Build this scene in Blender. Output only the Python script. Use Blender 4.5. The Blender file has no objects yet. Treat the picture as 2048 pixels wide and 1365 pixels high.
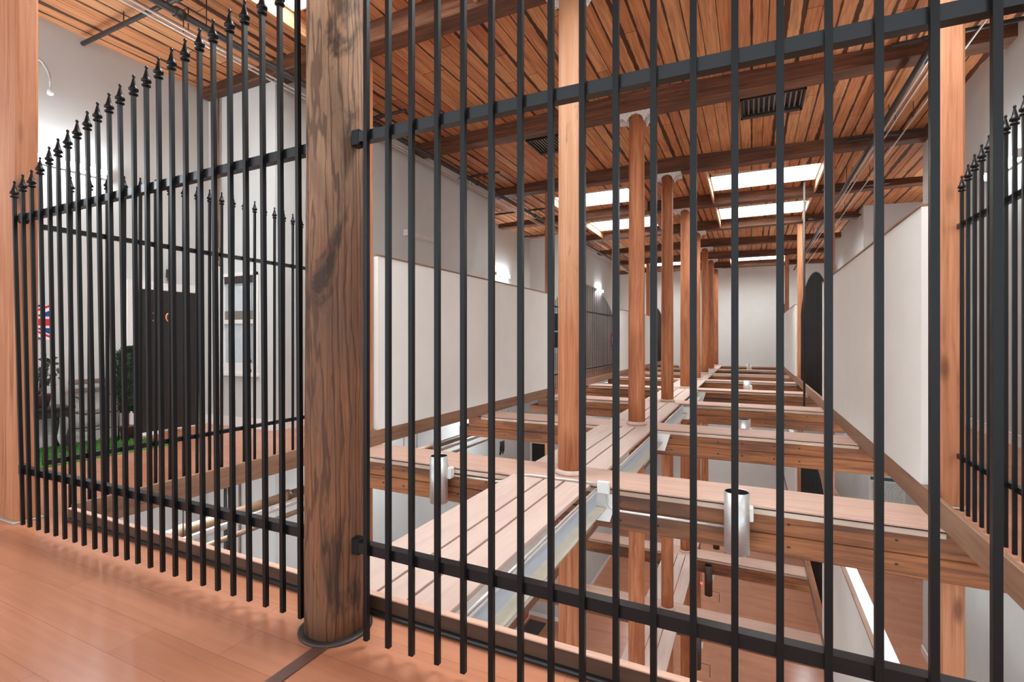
import bpy, bmesh, math, random
from mathutils import Vector, Matrix
random.seed(11)
PI = math.pi
SC = bpy.context.scene
COL = SC.collection

# ------------------------------------------------------------------ materials
def srgb(r, g, b):
    f = lambda c: (c/12.92 if c <= 0.04045 else ((c+0.055)/1.055)**2.4)
    return (f(r/255), f(g/255), f(b/255), 1)

class NT:
    def __init__(s, name):
        s.m = bpy.data.materials.new(name); s.m.use_nodes = True
        s.t = s.m.node_tree; s.b = s.t.nodes['Principled BSDF']
    def n(s, typ, **kw):
        nd = s.t.nodes.new(typ)
        for k, v in kw.items():
            if isinstance(k, str) and hasattr(nd, k): setattr(nd, k, v)
        return nd
    def l(s, a, b): s.t.links.new(a, b)
    def math(s, op, a, b=None, c=None):
        nd = s.n('ShaderNodeMath', operation=op)
        for i, v in enumerate((a, b, c)):
            if v is None: continue
            if isinstance(v, (int, float)): nd.inputs[i].default_value = v
            else: s.l(v, nd.inputs[i])
        return nd.outputs[0]
    def mix(s, f, a, b, blend='MIX'):
        nd = s.n('ShaderNodeMix', data_type='RGBA', blend_type=blend)
        for i, v in ((0, f), (6, a), (7, b)):
            if isinstance(v, (int, float)): nd.inputs[i].default_value = v
            elif isinstance(v, tuple): nd.inputs[i].default_value = v
            else: s.l(v, nd.inputs[i])
        return nd.outputs[2]
    def ramp(s, f, *stops):
        nd = s.n('ShaderNodeValToRGB'); e = nd.color_ramp.elements
        while len(e) < len(stops): e.new(0.5)
        for i, (p, c) in enumerate(stops):
            e[i].position = p
            e[i].color = c if isinstance(c, tuple) else (c, c, c, 1)
        s.l(f, nd.inputs[0]); return nd.outputs[0]
    def pos(s, scale=(1, 1, 1), rot=(0, 0, 0), loc=(0, 0, 0)):
        g = s.n('ShaderNodeNewGeometry'); mp = s.n('ShaderNodeMapping')
        mp.inputs['Scale'].default_value = scale; mp.inputs['Rotation'].default_value = rot
        mp.inputs['Location'].default_value = loc
        s.l(g.outputs['Position'], mp.inputs['Vector']); return mp.outputs[0]
    def noise(s, v, scale=5, detail=4, rough=0.55, dist=0.0):
        nd = s.n('ShaderNodeTexNoise'); nd.inputs['Scale'].default_value = scale
        nd.inputs['Detail'].default_value = detail; nd.inputs['Roughness'].default_value = rough
        nd.inputs['Distortion'].default_value = dist
        s.l(v, nd.inputs['Vector']); return nd.outputs['Fac']
    def bump(s, h, strength=0.3, dist=0.01):
        nd = s.n('ShaderNodeBump'); nd.inputs['Strength'].default_value = strength
        nd.inputs['Distance'].default_value = dist
        s.l(h, nd.inputs['Height']); s.l(nd.outputs[0], s.b.inputs['Normal'])
    def out(s, col=None, rough=0.6, metal=0.0, spec=0.5):
        if col is not None:
            if isinstance(col, tuple): s.b.inputs['Base Color'].default_value = col
            else: s.l(col, s.b.inputs['Base Color'])
        if isinstance(rough, (int, float)): s.b.inputs['Roughness'].default_value = rough
        else: s.l(rough, s.b.inputs['Roughness'])
        s.b.inputs['Metallic'].default_value = metal
        s.b.inputs['Specular IOR Level'].default_value = spec
        return s.m

def plain(name, col, rough=0.6, metal=0.0, var=0.06, nscale=6, spec=0.5, bump=0.0):
    t = NT(name); v = t.pos()
    f = t.noise(v, nscale, 4)
    d = tuple(c*(1-var) for c in col[:3])+(1,); u = tuple(min(1, c*(1+var)) for c in col[:3])+(1,)
    c = t.ramp(f, (0.3, d), (0.7, u))
    if bump: t.bump(t.noise(v, 120, 2), bump, 0.002)
    return t.out(c, rough, metal, spec)

def emit(name, col, strength):
    t = NT(name); t.b.inputs['Base Color'].default_value = col
    t.b.inputs['Emission Color'].default_value = col
    t.b.inputs['Emission Strength'].default_value = strength
    t.b.inputs['Roughness'].default_value = 0.4
    return t.m

def wood(name, dark, mid, light, axis='z', fine=26, patch=None, patch_amt=0.5, crack=0.0, rough=0.62, knots=False, bump=0.35):
    t = NT(name)
    along = 1.1
    sc = {'x': (along, fine, fine), 'y': (fine, along, fine), 'z': (fine, fine, along)}[axis]
    v = t.pos(sc)
    g = t.noise(v, 1.0, 6, 0.62, 0.6)
    c = t.ramp(g, (0.28, dark), (0.48, mid), (0.72, light))
    sb = tuple(0.5 if a > 2 else 0.5 for a in sc)
    big = t.noise(t.pos({'x': (0.5, 2.2, 2.2), 'y': (2.2, 0.5, 2.2), 'z': (2.2, 2.2, 0.5)}[axis]), 1.6, 3, 0.5, 0.4)
    if patch:
        f = t.ramp(big, (0.45, 0.0), (0.68, patch_amt))
        c = t.mix(f, c, patch)
    if crack:
        v2 = t.pos({'x': (0.55, 12, 12), 'y': (12, 0.55, 12), 'z': (12, 12, 0.55)}[axis], loc=(3, 1, 2))
        k = t.noise(v2, 1.0, 5, 0.7, 1.4)
        km = t.ramp(k, (0.30, 1.0), (0.37, 0.0))
        c = t.mix(t.math('MULTIPLY', km, crack), c, tuple(x*0.18 for x in dark[:3])+(1,))
    if knots:
        vo = t.n('ShaderNodeTexVoronoi'); vo.inputs['Scale'].default_value = 1.0
        t.l(t.pos({'x': (1.2, 4, 4), 'y': (4, 1.2, 4), 'z': (4, 4, 1.2)}[axis]), vo.inputs['Vector'])
        kk = t.ramp(vo.outputs['Distance'], (0.06, 0.75), (0.16, 0.0))
        c = t.mix(kk, c, tuple(x*0.45 for x in dark[:3])+(1,))
    t.bump(g, bump, 0.006)
    return t.out(c, rough, 0, 0.35)

def boards(name, cols, seam, axis='y', width=0.17, length=3.1, seamw=0.016, rough=0.7, grain_mix=0.5, gloss_noise=False, minw=0.0025, power=3, spec=0.4, seam_all=0.9):
    """long boards running along one axis, each its own tone, seams of uneven width"""
    t = NT(name); g = t.n('ShaderNodeNewGeometry'); sp = t.n('ShaderNodeSeparateXYZ')
    t.l(g.outputs['Position'], sp.inputs[0])
    a, b = (sp.outputs[1], sp.outputs[0]) if axis == 'y' else (sp.outputs[0], sp.outputs[1])
    s = t.math('DIVIDE', b, width)
    cell = t.math('FLOOR', s)
    fr = t.math('FRACT', s)
    d = t.math('MULTIPLY', t.math('MINIMUM', fr, t.math('SUBTRACT', 1.0, fr)), width)
    wn0 = t.n('ShaderNodeTexWhiteNoise', noise_dimensions='1D'); t.l(t.math('ROUND', s), wn0.inputs['W'])
    wv = t.math('ADD', t.math('MULTIPLY', t.math('POWER', wn0.outputs[0], power), seamw), minw)
    wob = t.noise(t.pos(), 3.0, 4, 0.6)
    wv = t.math('MULTIPLY', wv, t.math('MULTIPLY', wob, 2.0))
    seamm = t.math('LESS_THAN', d, wv)
    wn1 = t.n('ShaderNodeTexWhiteNoise', noise_dimensions='1D'); t.l(cell, wn1.inputs['W'])
    off = t.math('MULTIPLY', wn1.outputs[0], length)
    q = t.math('DIVIDE', t.math('ADD', a, off), length)
    qc = t.math('FLOOR', q); qf = t.math('FRACT', q)
    dq = t.math('MULTIPLY', t.math('MINIMUM', qf, t.math('SUBTRACT', 1.0, qf)), length)
    endm = t.math('LESS_THAN', dq, minw)
    seamm = t.math('MAXIMUM', seamm, endm)
    wn2 = t.n('ShaderNodeTexWhiteNoise', noise_dimensions='2D'); cb = t.n('ShaderNodeCombineXYZ')
    t.l(cell, cb.inputs[0]); t.l(qc, cb.inputs[1]); t.l(cb.outputs[0], wn2.inputs['Vector'])
    n = len(cols)
    base = t.ramp(wn2.outputs[0], *[(i/(n-1) if n > 1 else 0, c) for i, c in enumerate(cols)])
    gr = t.noise(t.pos((30, 1.2, 1) if axis == 'y' else (1.2, 30, 1)), 1.0, 5, 0.65, 0.5)
    dk = t.mix(grain_mix, base, (0.25, 0.12, 0.06, 1), 'MULTIPLY')
    c = t.mix(t.ramp(gr, (0.32, 1.0), (0.62, 0.0)), base, dk)
    big = t.noise(t.pos((0.9, 0.9, 1)), 1.5, 3, 0.5)
    c = t.mix(t.ramp(big, (0.5, 0.0), (0.75, 0.35)), c, dk)
    c = t.mix(t.math('MULTIPLY', seamm, seam_all), c, seam)
    r = rough
    if gloss_noise:
        r = t.ramp(gr, (0.3, rough*0.8), (0.7, min(1, rough*1.25)))
    h = t.math('SUBTRACT', 1.0, seamm)
    t.bump(h, 0.35, 0.004)
    return t.out(c, r, 0, spec)

M = {}
M['iron'] = plain('black_iron', srgb(15, 14, 15), 0.4, 0.0, 0.15, 40, 0.26)
M['rail'] = plain('black_rail', srgb(16, 16, 19), 0.3, 0.0, 0.15, 30, 0.36)
def post_mat():
    t = NT('weathered_post')
    g = t.noise(t.pos((75, 75, 1.6)), 1.0, 8, 0.7, 1.3)
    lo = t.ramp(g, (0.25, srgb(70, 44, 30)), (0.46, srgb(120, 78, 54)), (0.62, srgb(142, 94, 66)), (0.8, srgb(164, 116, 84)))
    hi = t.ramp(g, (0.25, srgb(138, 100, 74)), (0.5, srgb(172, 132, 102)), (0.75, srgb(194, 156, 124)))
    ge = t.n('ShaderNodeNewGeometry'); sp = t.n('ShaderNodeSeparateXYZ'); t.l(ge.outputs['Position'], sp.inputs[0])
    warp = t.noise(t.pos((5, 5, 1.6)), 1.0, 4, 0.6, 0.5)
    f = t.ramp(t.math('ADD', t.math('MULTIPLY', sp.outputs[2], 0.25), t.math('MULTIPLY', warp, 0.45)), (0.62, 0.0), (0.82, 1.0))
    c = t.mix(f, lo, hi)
    # black oil and char stains with their own outlines
    st = t.noise(t.pos((4.5, 4.5, 1.5), loc=(1.7, 0.4, 2.2)), 1.0, 5, 0.68, 0.8)
    st2 = t.noise(t.pos((3, 3, 0.9), loc=(5.7, 1.4, 0.2)), 1.0, 5, 0.62, 0.6)
    c = t.mix(t.ramp(st2, (0.44, 0.0), (0.62, 0.6)), c, srgb(88, 70, 56))
    c = t.mix(t.ramp(st, (0.56, 0.0), (0.66, 0.85)), c, srgb(44, 32, 26))
    # drying cracks
    k = t.noise(t.pos((22, 22, 0.8), loc=(3, 1, 2)), 1.0, 6, 0.75, 1.6)
    km = t.ramp(k, (0.31, 1.0), (0.37, 0.0))
    c = t.mix(t.math('MULTIPLY', km, 0.85), c, srgb(34, 22, 16))
    # swirly grain figures
    v = t.n('ShaderNodeTexWave', wave_type='RINGS'); v.inputs['Scale'].default_value = 1.4; v.inputs['Distortion'].default_value = 9
    v.inputs['Detail'].default_value = 3; v.inputs['Detail Scale'].default_value = 1.2
    t.l(t.pos((9, 9, 1.2), loc=(0.3, 0.2, 0)), v.inputs['Vector'])
    c = t.mix(t.ramp(v.outputs['Fac'], (0.06, 0.6), (0.2, 0.0)), c, srgb(58, 38, 27))
    h = t.math('SUBTRACT', g, t.math('MULTIPLY', km, 0.6)); t.bump(h, 0.6, 0.008)
    return t.out(c, 0.6, 0, 0.3)
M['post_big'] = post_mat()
M['column'] = wood('round_column_wood', srgb(132, 74, 46), srgb(178, 110, 72), srgb(202, 136, 94), 'z', 22, srgb(146, 80, 50), 0.75, 0.12, 0.55, False, 0.12)
def column_mat():
    t = NT('two_tone_column_wood')
    g = t.noise(t.pos((24, 24, 1.0)), 1.0, 6, 0.6, 0.8)
    lo = t.ramp(g, (0.28, srgb(134, 78, 50)), (0.5, srgb(178, 112, 76)), (0.75, srgb(196, 134, 94)))
    hi = t.ramp(g, (0.28, srgb(168, 116, 84)), (0.5, srgb(184, 132, 98)), (0.75, srgb(194, 146, 112)))
    ge = t.n('ShaderNodeNewGeometry'); sp = t.n('ShaderNodeSeparateXYZ'); t.l(ge.outputs['Position'], sp.inputs[0])
    warp = t.noise(t.pos((6, 6, 1.4)), 1.0, 4, 0.6, 0.5)
    f = t.ramp(t.math('ADD', t.math('MULTIPLY', sp.outputs[2], 0.25), t.math('MULTIPLY', warp, 0.5)), (0.62, 0.0), (0.80, 1.0))
    c = t.mix(f, lo, hi)
    st = t.noise(t.pos((5, 5, 1.8), loc=(0.7, 2.4, 1.2)), 1.0, 5, 0.7, 0.8)
    c = t.mix(t.ramp(st, (0.60, 0.0), (0.70, 0.6)), c, srgb(104, 58, 40))
    t.bump(g, 0.15, 0.005)
    return t.out(c, 0.55, 0, 0.35)
M['column_pale'] = column_mat()
M['square_post'] = wood('square_post_wood', srgb(140, 84, 54), srgb(180, 118, 82), srgb(198, 140, 102), 'z', 24, srgb(158, 94, 62), 0.5, 0.35, 0.55, True, 0.15)
M['beam'] = wood('floor_beam_wood', srgb(78, 46, 28), srgb(136, 81, 46), srgb(166, 108, 66), 'x', 24, srgb(82, 54, 40), 0.85, 0.5, 0.6, False, 0.4)
M['cap'] = wood('painted_cap_board', srgb(178, 138, 120), srgb(190, 152, 134), srgb(196, 160, 142), 'x', 14, srgb(182, 142, 124), 0.4, 0.0, 0.5, False, 0.05)
M['plank'] = wood('painted_plank', srgb(182, 154, 140), srgb(196, 170, 157), srgb(203, 178, 166), 'y', 18, srgb(186, 158, 144), 0.5, 0.28, 0.5, False, 0.12)
M['cbeam'] = wood('ceiling_beam_wood', srgb(58, 36, 24), srgb(98, 60, 40), srgb(132, 84, 56), 'x', 22, srgb(62, 42, 32), 0.7, 0.3, 0.6, False, 0.25)
M['fascia'] = wood('stained_trim_wood', srgb(112, 80, 62), srgb(138, 102, 80), srgb(152, 116, 92), 'y', 16, srgb(122, 86, 66), 0.4, 0.0, 0.5, False, 0.06)
M['curb'] = wood('dark_curb_wood', srgb(66, 48, 38), srgb(84, 62, 50), srgb(96, 72, 58), 'x', 16, None, 0, 0, 0.45, False, 0.06)
M['curb_lit'] = wood('curb_lit_top_wood', srgb(186, 140, 118), srgb(206, 164, 142), srgb(216, 178, 156), 'x', 16, None, 0, 0, 0.5, False, 0.05)  # light falling on the curb's upper face is put into this paler tone
M['black_rubber'] = plain('black_vinyl_molding', srgb(34, 32, 32), 0.35)
M['strip'] = plain('brown_threshold', srgb(92, 62, 50), 0.45, 0, 0.2, 12)
M['ceiling'] = boards('ceiling_boards', [srgb(192, 124, 80), srgb(216, 150, 102), srgb(202, 132, 86), srgb(222, 162, 114), srgb(186, 114, 74)], srgb(48, 22, 12), 'y', 0.19, 3.1, 0.034, 0.7, 0.6, False, 0.005, 2.2, 0.3)
M['floor'] = boards('laminate_floor', [srgb(178, 116, 86), srgb(187, 125, 95), srgb(182, 120, 90)], srgb(104, 58, 42), 'x', 0.19, 1.25, 0.0, 0.24, 0.15, False, 0.0012, 1, 0.5, 0.5)
M['wall'] = plain('greige_wall_paint', srgb(200, 198, 194), 0.75, 0, 0.02, 3, 0.3, 0.08)
M['white_wall'] = plain('white_wall_paint', srgb(229, 226, 220), 0.7, 0, 0.015, 3, 0.3, 0.05)
M['trim_white'] = plain('white_gloss_trim', srgb(232, 226, 222), 0.4, 0, 0.02, 3)
M['white_metal'] = plain('white_painted_steel', srgb(224, 220, 216), 0.4, 0, 0.05, 12)
M['blue_white'] = plain('pale_blue_steel_paint', srgb(188, 194, 204), 0.45, 0, 0.04, 8)
M['beige_steel'] = plain('beige_steel_paint', srgb(176, 166, 148), 0.5, 0, 0.08, 8)
M['capital'] = plain('chalky_white_iron', srgb(214, 208, 200), 0.6, 0, 0.18, 26)
M['steel'] = plain('brushed_steel', srgb(214, 212, 208), 0.42, 0.85, 0.08, 30)
M['dark_in'] = plain('dark_inside', srgb(24, 22, 22), 0.6)
M['shaded_steel'] = plain('shaded_steel', srgb(62, 40, 32), 0.5, 0, 0.15, 14)  # brown tone paints the shade on the lower storey's steel cylinders
M['pipe_dark'] = plain('dark_iron_pipe', srgb(58, 50, 46), 0.5, 0.2, 0.2, 14)
M['pipe_brown'] = plain('brown_pipe_paint', srgb(128, 100, 78), 0.5, 0, 0.15, 10)
M['conduit'] = plain('galvanised_conduit', srgb(206, 200, 194), 0.35, 0.4, 0.08, 20)
M['vent_dark'] = plain('dark_vent_metal', srgb(52, 44, 38), 0.5, 0.2, 0.2, 14)
M['vent_slat'] = plain('grey_vent_slat', srgb(140, 130, 118), 0.45, 0.3, 0.1, 14)
M['door_black'] = plain('black_door_paint', srgb(36, 32, 32), 0.45, 0, 0.12, 10)
M['door_orange'] = plain('orange_red_door_paint', srgb(196, 84, 44), 0.5, 0, 0.06, 6)
M['brass'] = plain('copper_numerals', srgb(226, 150, 112), 0.35, 0.3, 0.06, 20)
M['glass'] = plain('window_pane_grey', srgb(176, 184, 188), 0.12, 0, 0.05, 4, 0.6)
M['curtain'] = plain('pale_curtain', srgb(196, 202, 206), 0.7, 0, 0.05, 8)
M['red'] = plain('red_enamel', srgb(214, 30, 38), 0.4, 0, 0.04, 8)
M['white'] = plain('white_enamel', srgb(236, 232, 228), 0.45, 0, 0.02, 6)
M['flag_blue'] = plain('flag_blue', srgb(40, 62, 132), 0.7)
M['flag_red'] = plain('flag_red', srgb(206, 34, 46), 0.7)
M['flag_white'] = plain('flag_white', srgb(236, 232, 232), 0.7)
M['leaf'] = plain('dark_green_leaf', srgb(44, 62, 42), 0.7, 0, 0.4, 30)
M['grass'] = plain('green_turf', srgb(70, 118, 44), 0.8, 0, 0.4, 40)
M['pot'] = plain('maroon_pot', srgb(70, 40, 40), 0.4)
M['stem'] = plain('brown_stem', srgb(84, 60, 44), 0.7)
M['table'] = plain('black_lacquer', srgb(36, 34, 34), 0.35)
M['bench_wood'] = plain('grey_brown_slat', srgb(124, 104, 92), 0.6, 0, 0.2, 20)
M['mat'] = plain('dark_grey_mat', srgb(66, 64, 60), 0.9, 0, 0.2, 60)
M['board_green'] = plain('dark_teal_header', srgb(52, 92, 92), 0.6)
M['board_face'] = plain('white_board_face', srgb(222, 224, 220), 0.6)
M['board_ink'] = plain('grey_ink', srgb(128, 128, 124), 0.7)
M['tube_lit'] = emit('lit_fluorescent_diffuser', (0.84, 0.93, 1.0, 1), 62)
M['tube_fill'] = emit('fill_tube_diffuser', (0.80, 0.92, 1.0, 1), 46)  # glow of the added fill tubes only
M['tube_off'] = plain('unlit_diffuser', srgb(210, 204, 198), 0.3)
M['sky_pane'] = emit('daylit_skylight_pane', (0.84, 0.94, 1.0, 1), 15)
M['sky_well'] = plain('white_skylight_well', srgb(236, 230, 222), 0.7)
M['strip_wood'] = wood('grey_edge_strip', srgb(150, 128, 110), srgb(196, 174, 156), srgb(214, 196, 180), 'x', 16, srgb(160, 130, 108), 0.7, 0.4, 0.6, False, 0.3)
M['sky_liner'] = wood('skylight_liner_wood', srgb(150, 100, 66), srgb(190, 136, 96), srgb(210, 156, 114), 'y', 18, None, 0, 0, 0.6, False, 0.1)
M['led'] = emit('red_indicator', (1, 0.05, 0.05, 1), 2.5)

# ------------------------------------------------------------------ mesh helpers
class MB:
    def __init__(s): s.bm = bmesh.new()
    def box(s, x0, x1, y0, y1, z0, z1, bevel=0.0, rot=None, piv=None):
        b = bmesh.new()
        bmesh.ops.create_cube(b, size=1)
        for v in b.verts:
            v.co = Vector(((x0+x1)/2+v.co.x*(x1-x0), (y0+y1)/2+v.co.y*(y1-y0), (z0+z1)/2+v.co.z*(z1-z0)))
        if bevel: bmesh.ops.bevel(b, geom=b.edges[:], offset=bevel, segments=1, affect='EDGES')
        if rot is not None:
            p = Vector(piv) if piv else Vector(((x0+x1)/2, (y0+y1)/2, (z0+z1)/2))
            for v in b.verts: v.co = p + rot @ (v.co-p)
        return s.add(b)
    def add(s, b):
        me = bpy.data.meshes.new('t'); b.to_mesh(me); b.free(); s.bm.from_mesh(me); bpy.data.meshes.remove(me); return s
    def lathe(s, prof, c=(0, 0, 0), seg=16, smooth=True, fn=None, cap=True):
        bm = s.bm; rings = []
        for r, z in prof:
            ring = []
            for i in range(seg):
                a = 2*PI*i/seg; rr = r
                if fn: rr = r*fn(a, z)
                ring.append(bm.verts.new((c[0]+rr*math.cos(a), c[1]+rr*math.sin(a), c[2]+z)))
            rings.append(ring)
        for p, q in zip(rings, rings[1:]):
            for i in range(seg):
                f = bm.faces.new((p[i], p[(i+1) % seg], q[(i+1) % seg], q[i])); f.smooth = smooth
        if cap:
            bm.faces.new(list(reversed(rings[0]))); bm.faces.new(rings[-1])
        return s
    def tube(s, pts, r, seg=10, cap=True):
        bm = s.bm; pts = [Vector(p) for p in pts]; rings = []
        up = None
        for i, p in enumerate(pts):
            d = (pts[min(i+1, len(pts)-1)]-pts[max(i-1, 0)]).normalized()
            if up is None:
                up = Vector((0, 0, 1)) if abs(d.z) < 0.9 else Vector((1, 0, 0))
            u = (up - d*up.dot(d))
            if u.length < 1e-4: u = Vector((1, 0, 0)) - d*d.x
            u.normalize(); w = d.cross(u); up = u
            rr = r[i] if isinstance(r, (list, tuple)) else r
            rings.append([bm.verts.new(p+rr*(math.cos(2*PI*k/seg)*u+math.sin(2*PI*k/seg)*w)) for k in range(seg)])
        for p, q in zip(rings, rings[1:]):
            for i in range(seg):
                f = bm.faces.new((p[i], p[(i+1) % seg], q[(i+1) % seg], q[i])); f.smooth = True
        if cap: bm.faces.new(list(reversed(rings[0]))); bm.faces.new(rings[-1])
        return s
    def prism(s, poly, fn, d0, d1):
        """extrude a 2D outline; fn(u,v,d)->xyz"""
        bm = s.bm
        a = [bm.verts.new(fn(u, v, d0)) for u, v in poly]; b = [bm.verts.new(fn(u, v, d1)) for u, v in poly]
        bm.faces.new(list(reversed(a))); bm.faces.new(b)
        n = len(poly)
        for i in range(n): bm.faces.new((a[i], a[(i+1) % n], b[(i+1) % n], b[i]))
        return s
    def build(s, name, mat, parent=None, loc=None):
        bm = s.bm
        bmesh.ops.recalc_face_normals(bm, faces=bm.faces[:])
        o0 = Vector(loc) if loc is not None else (world_loc(parent) if parent else Vector((0, 0, 0)))
        if o0.length: bmesh.ops.translate(bm, verts=bm.verts[:], vec=-o0)
        me = bpy.data.meshes.new(name); bm.to_mesh(me); bm.free()
        me.materials.append(mat)
        ob = bpy.data.objects.new(name, me); COL.objects.link(ob)
        if parent:
            ob.parent = parent
            if loc is not None: ob.location = o0 - world_loc(parent); WL[ob] = o0
            else: WL[ob] = o0
        else:
            ob.location = o0; WL[ob] = o0
        return ob
WL = {}
def world_loc(o): return WL.get(o, Vector((0, 0, 0)))

def tag(o, label=None, cat=None, group=None, kind=None):
    if label: o['label'] = label
    if cat: o['category'] = cat
    if group: o['group'] = group
    if kind: o['kind'] = kind
    return o
def thing(name, loc, label, cat, group=None):
    o = bpy.data.objects.new(name, None); COL.objects.link(o); o.location = loc; WL[o] = Vector(loc)
    o.empty_display_size = 0.1
    return tag(o, label, cat, group)
def struct(o, label=None): return tag(o, label, None, None, 'structure')
def B(*a, **k): return MB().box(*a, **k)

# ------------------------------------------------------------------ the plan
XL, XR = -4.40, 1.25            # edges of the opening
CX = -1.69                      # column row
ZC, ZB = 5.28, 4.95             # ceiling boards at the ridge, beam undersides
LV = [0.0, -4.6, -9.1]          # three floors
ZD = -0.09                      # top of the beam caps and walkway decks below each floor
YB = [4.93+3.3*i for i in range(8)]
YF = 29.6                       # far wall
WL_L = [(-7.54, -3.2), (-7.54, 4.925), (-6.07, 4.925), (-6.07, 11.5), (-7.54, 11.5), (-7.54, 17.3), (-6.07, 17.3), (-6.07, 23.9), (-7.54, 23.9), (-7.54, YF)]
WL_R = [(4.40, -3.2), (4.40, 4.925), (2.90, 4.925), (2.90, 11.8), (4.40, 11.8), (4.40, 17.3), (2.90, 17.3), (2.90, 23.9), (4.40, 23.9), (4.40, YF)]

def offset_line(pts, d):
    res = []
    for i, p in enumerate(pts):
        ns = []
        for a, b in ((i-1, i), (i, i+1)):
            if a < 0 or b >= len(pts): continue
            dx, dy = pts[b][0]-pts[a][0], pts[b][1]-pts[a][1]; L = math.hypot(dx, dy)
            ns.append((-dy/L*d, dx/L*d))
        if len(ns) == 2 and (ns[0] != ns[1]): res.append((p[0]+ns[0][0]+ns[1][0], p[1]+ns[0][1]+ns[1][1]))
        else: res.append((p[0]+ns[0][0], p[1]+ns[0][1]))
    return res
def ribbon(pts, d, z0, z1):
    q = offset_line(pts, d); bm = bmesh.new(); n = len(pts)
    V = [[bm.verts.new((p[0], p[1], z)) for p in L] for L, z in ((pts, z0), (q, z0), (pts, z1), (q, z1))]
    for i in range(n-1):
        for a, b in ((0, 2), (1, 3), (0, 1), (2, 3)):
            bm.faces.new((V[a][i], V[a][i+1], V[b][i+1], V[b][i]))
    for i in (0, n-1): bm.faces.new((V[0][i], V[1][i], V[3][i], V[2][i]))
    m = MB(); m.bm.free(); m.bm = bm
    return m

struct(ribbon(WL_L, 0.12, LV[2], 5.3).build('wall_left', M['wall']), 'warm grey plaster wall stepping in and out along the left corridor')
struct(ribbon(WL_R, -0.12, LV[2], 5.3).build('wall_right', M['wall']), 'warm grey plaster wall stepping in and out along the right corridor')
struct(B(-7.54, 4.40, YF, YF+0.12, LV[2], 5.3).build('wall_far', M['white_wall']), 'off-white end wall closing the far end of the atrium')
for zi, z in enumerate(LV):
    if zi == 1: continue
    nm = ['upper', 'middle', 'lowest'][zi]
    struct(ribbon(WL_L, -0.02, z, z+0.14).build('baseboard_left', M['trim_white']), 'white baseboard along the left corridor wall, %s floor' % nm)
    struct(ribbon(WL_R, 0.02, z, z+0.14).build('baseboard_right', M['trim_white']), 'white baseboard along the right corridor wall, %s floor' % nm)
struct(ribbon(WL_L, -0.02, LV[1], LV[1]+0.14).build('baseboard_left', M['trim_white']), 'white baseboard along the left corridor wall, middle floor')
struct(ribbon(WL_R, 0.02, LV[1], LV[1]+0.14).build('baseboard_right', M['trim_white']), 'white baseboard along the right corridor wall, middle floor')

# floors: two storeys with the opening, one full floor at the bottom
def floor_shape(z, t, name, label, mat):
    m = MB()
    m.box(-7.54, XL-0.035, -3.2, YF, z-t, z); m.box(XR+0.035, 4.40, -3.2, YF, z-t, z); m.box(XL-0.035, XR+0.035, -3.2, 1.845, z-t, z)
    return struct(m.build(name, mat), label)
floor_shape(0, 0.06, 'floor', 'reddish brown laminate floor around the atrium opening', M['floor'])
floor_shape(LV[1], 0.06, 'floor', 'laminate floor of the storey below around its own opening', M['floor'])
struct(B(-7.54, 4.40, -3.2, YF, LV[2]-0.1, LV[2]).build('floor', M['floor']), 'laminate floor of the lowest storey seen through both openings')
struct(B(-1.66, -1.60, -3.2, 1.56, 0.0, 0.007, bevel=0.003).build('trim_1', M['strip']), 'dark brown threshold strip running from the big post toward the viewer')
# soffits under the two upper floors
for z, nm in ((0, 'upper'), (LV[1], 'middle')):
    m = MB(); m.box(-7.54, XL-0.035, -3.2, YF, z-0.087, z-0.062); m.box(XR+0.035, 4.40, -3.2, YF, z-0.087, z-0.062); m.box(XL, XR, -3.2, 1.8, z-0.12, z-0.062)
    struct(m.build('ceiling', M['ceiling']), 'board soffit under the %s floor' % nm)
# fascias at the opening's edges
for z, nm in ((0, 'upper'), (LV[1], 'middle')):
    struct(B(XL-0.034, XL, 1.88, YF, z-0.088, z+0.108, bevel=0.004).build('trim_2', M['fascia']), 'stained wood curb on the left edge of the %s floor opening' % nm)
    struct(B(XR, XR+0.034, 1.88, YF, z-0.088, z+0.108, bevel=0.004).build('trim_3', M['fascia']), 'stained wood curb on the right edge of the %s floor opening' % nm)
    m = MB(); m.box(XL, XR, 1.848, 1.876, z-0.30, z+0.083, bevel=0.002)
    c = struct(m.build('trim_4', M['curb']), 'dark wooden curb along the near edge of the %s floor opening' % nm)
    B(XL, XR, 1.845, 1.880, z+0.0835, z+0.091, bevel=0.002).build('lit_top', M['curb_lit'], c)
    MB().tube([(XL, 1.842, z+0.012), (XR, 1.842, z+0.012)], 0.013, 10).build('molding', M['black_rubber'], c)

# ------------------------------------------------------------------ ceiling with skylights
SKY = []   # x0,x1,y0,y1
def zc(x): return ZC-0.034*abs(x-CX)
for x0, x1 in ((-4.9, -2.75), (-0.90, 1.40)):
    for y0, y1 in ((12.9, 14.15), (16.2, 17.6), (26.1, 27.4)):
        SKY.append((x0, x1, y0, y1))
    SKY.append((x0, x1, 2.7, 4.25))
def grid_with_holes(x0, x1, y0, y1, holes, z0, z1):
    xs = sorted({x0, x1, CX, *[h[0] for h in holes], *[h[1] for h in holes]})
    ys = sorted({y0, y1, *[h[2] for h in holes], *[h[3] for h in holes]})
    m = MB()
    for a, b in zip(xs, xs[1:]):
        run = None
        for c, d in zip(ys, ys[1:]):
            hole = any(h[0] <= (a+b)/2 <= h[1] and h[2] <= (c+d)/2 <= h[3] for h in holes)
            if not hole:
                if run is None: run = [c, d]
                else: run[1] = d
            else:
                if run: m.box(a, b, run[0], run[1], z0, z1)
                run = None
        if run: m.box(a, b, run[0], run[1], z0, z1)
    return m
_m = grid_with_holes(-7.54, 4.40, -3.2, YF, SKY, ZC, ZC+0.05)
for v in _m.bm.verts: v.co.z -= ZC-zc(v.co.x)
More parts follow.
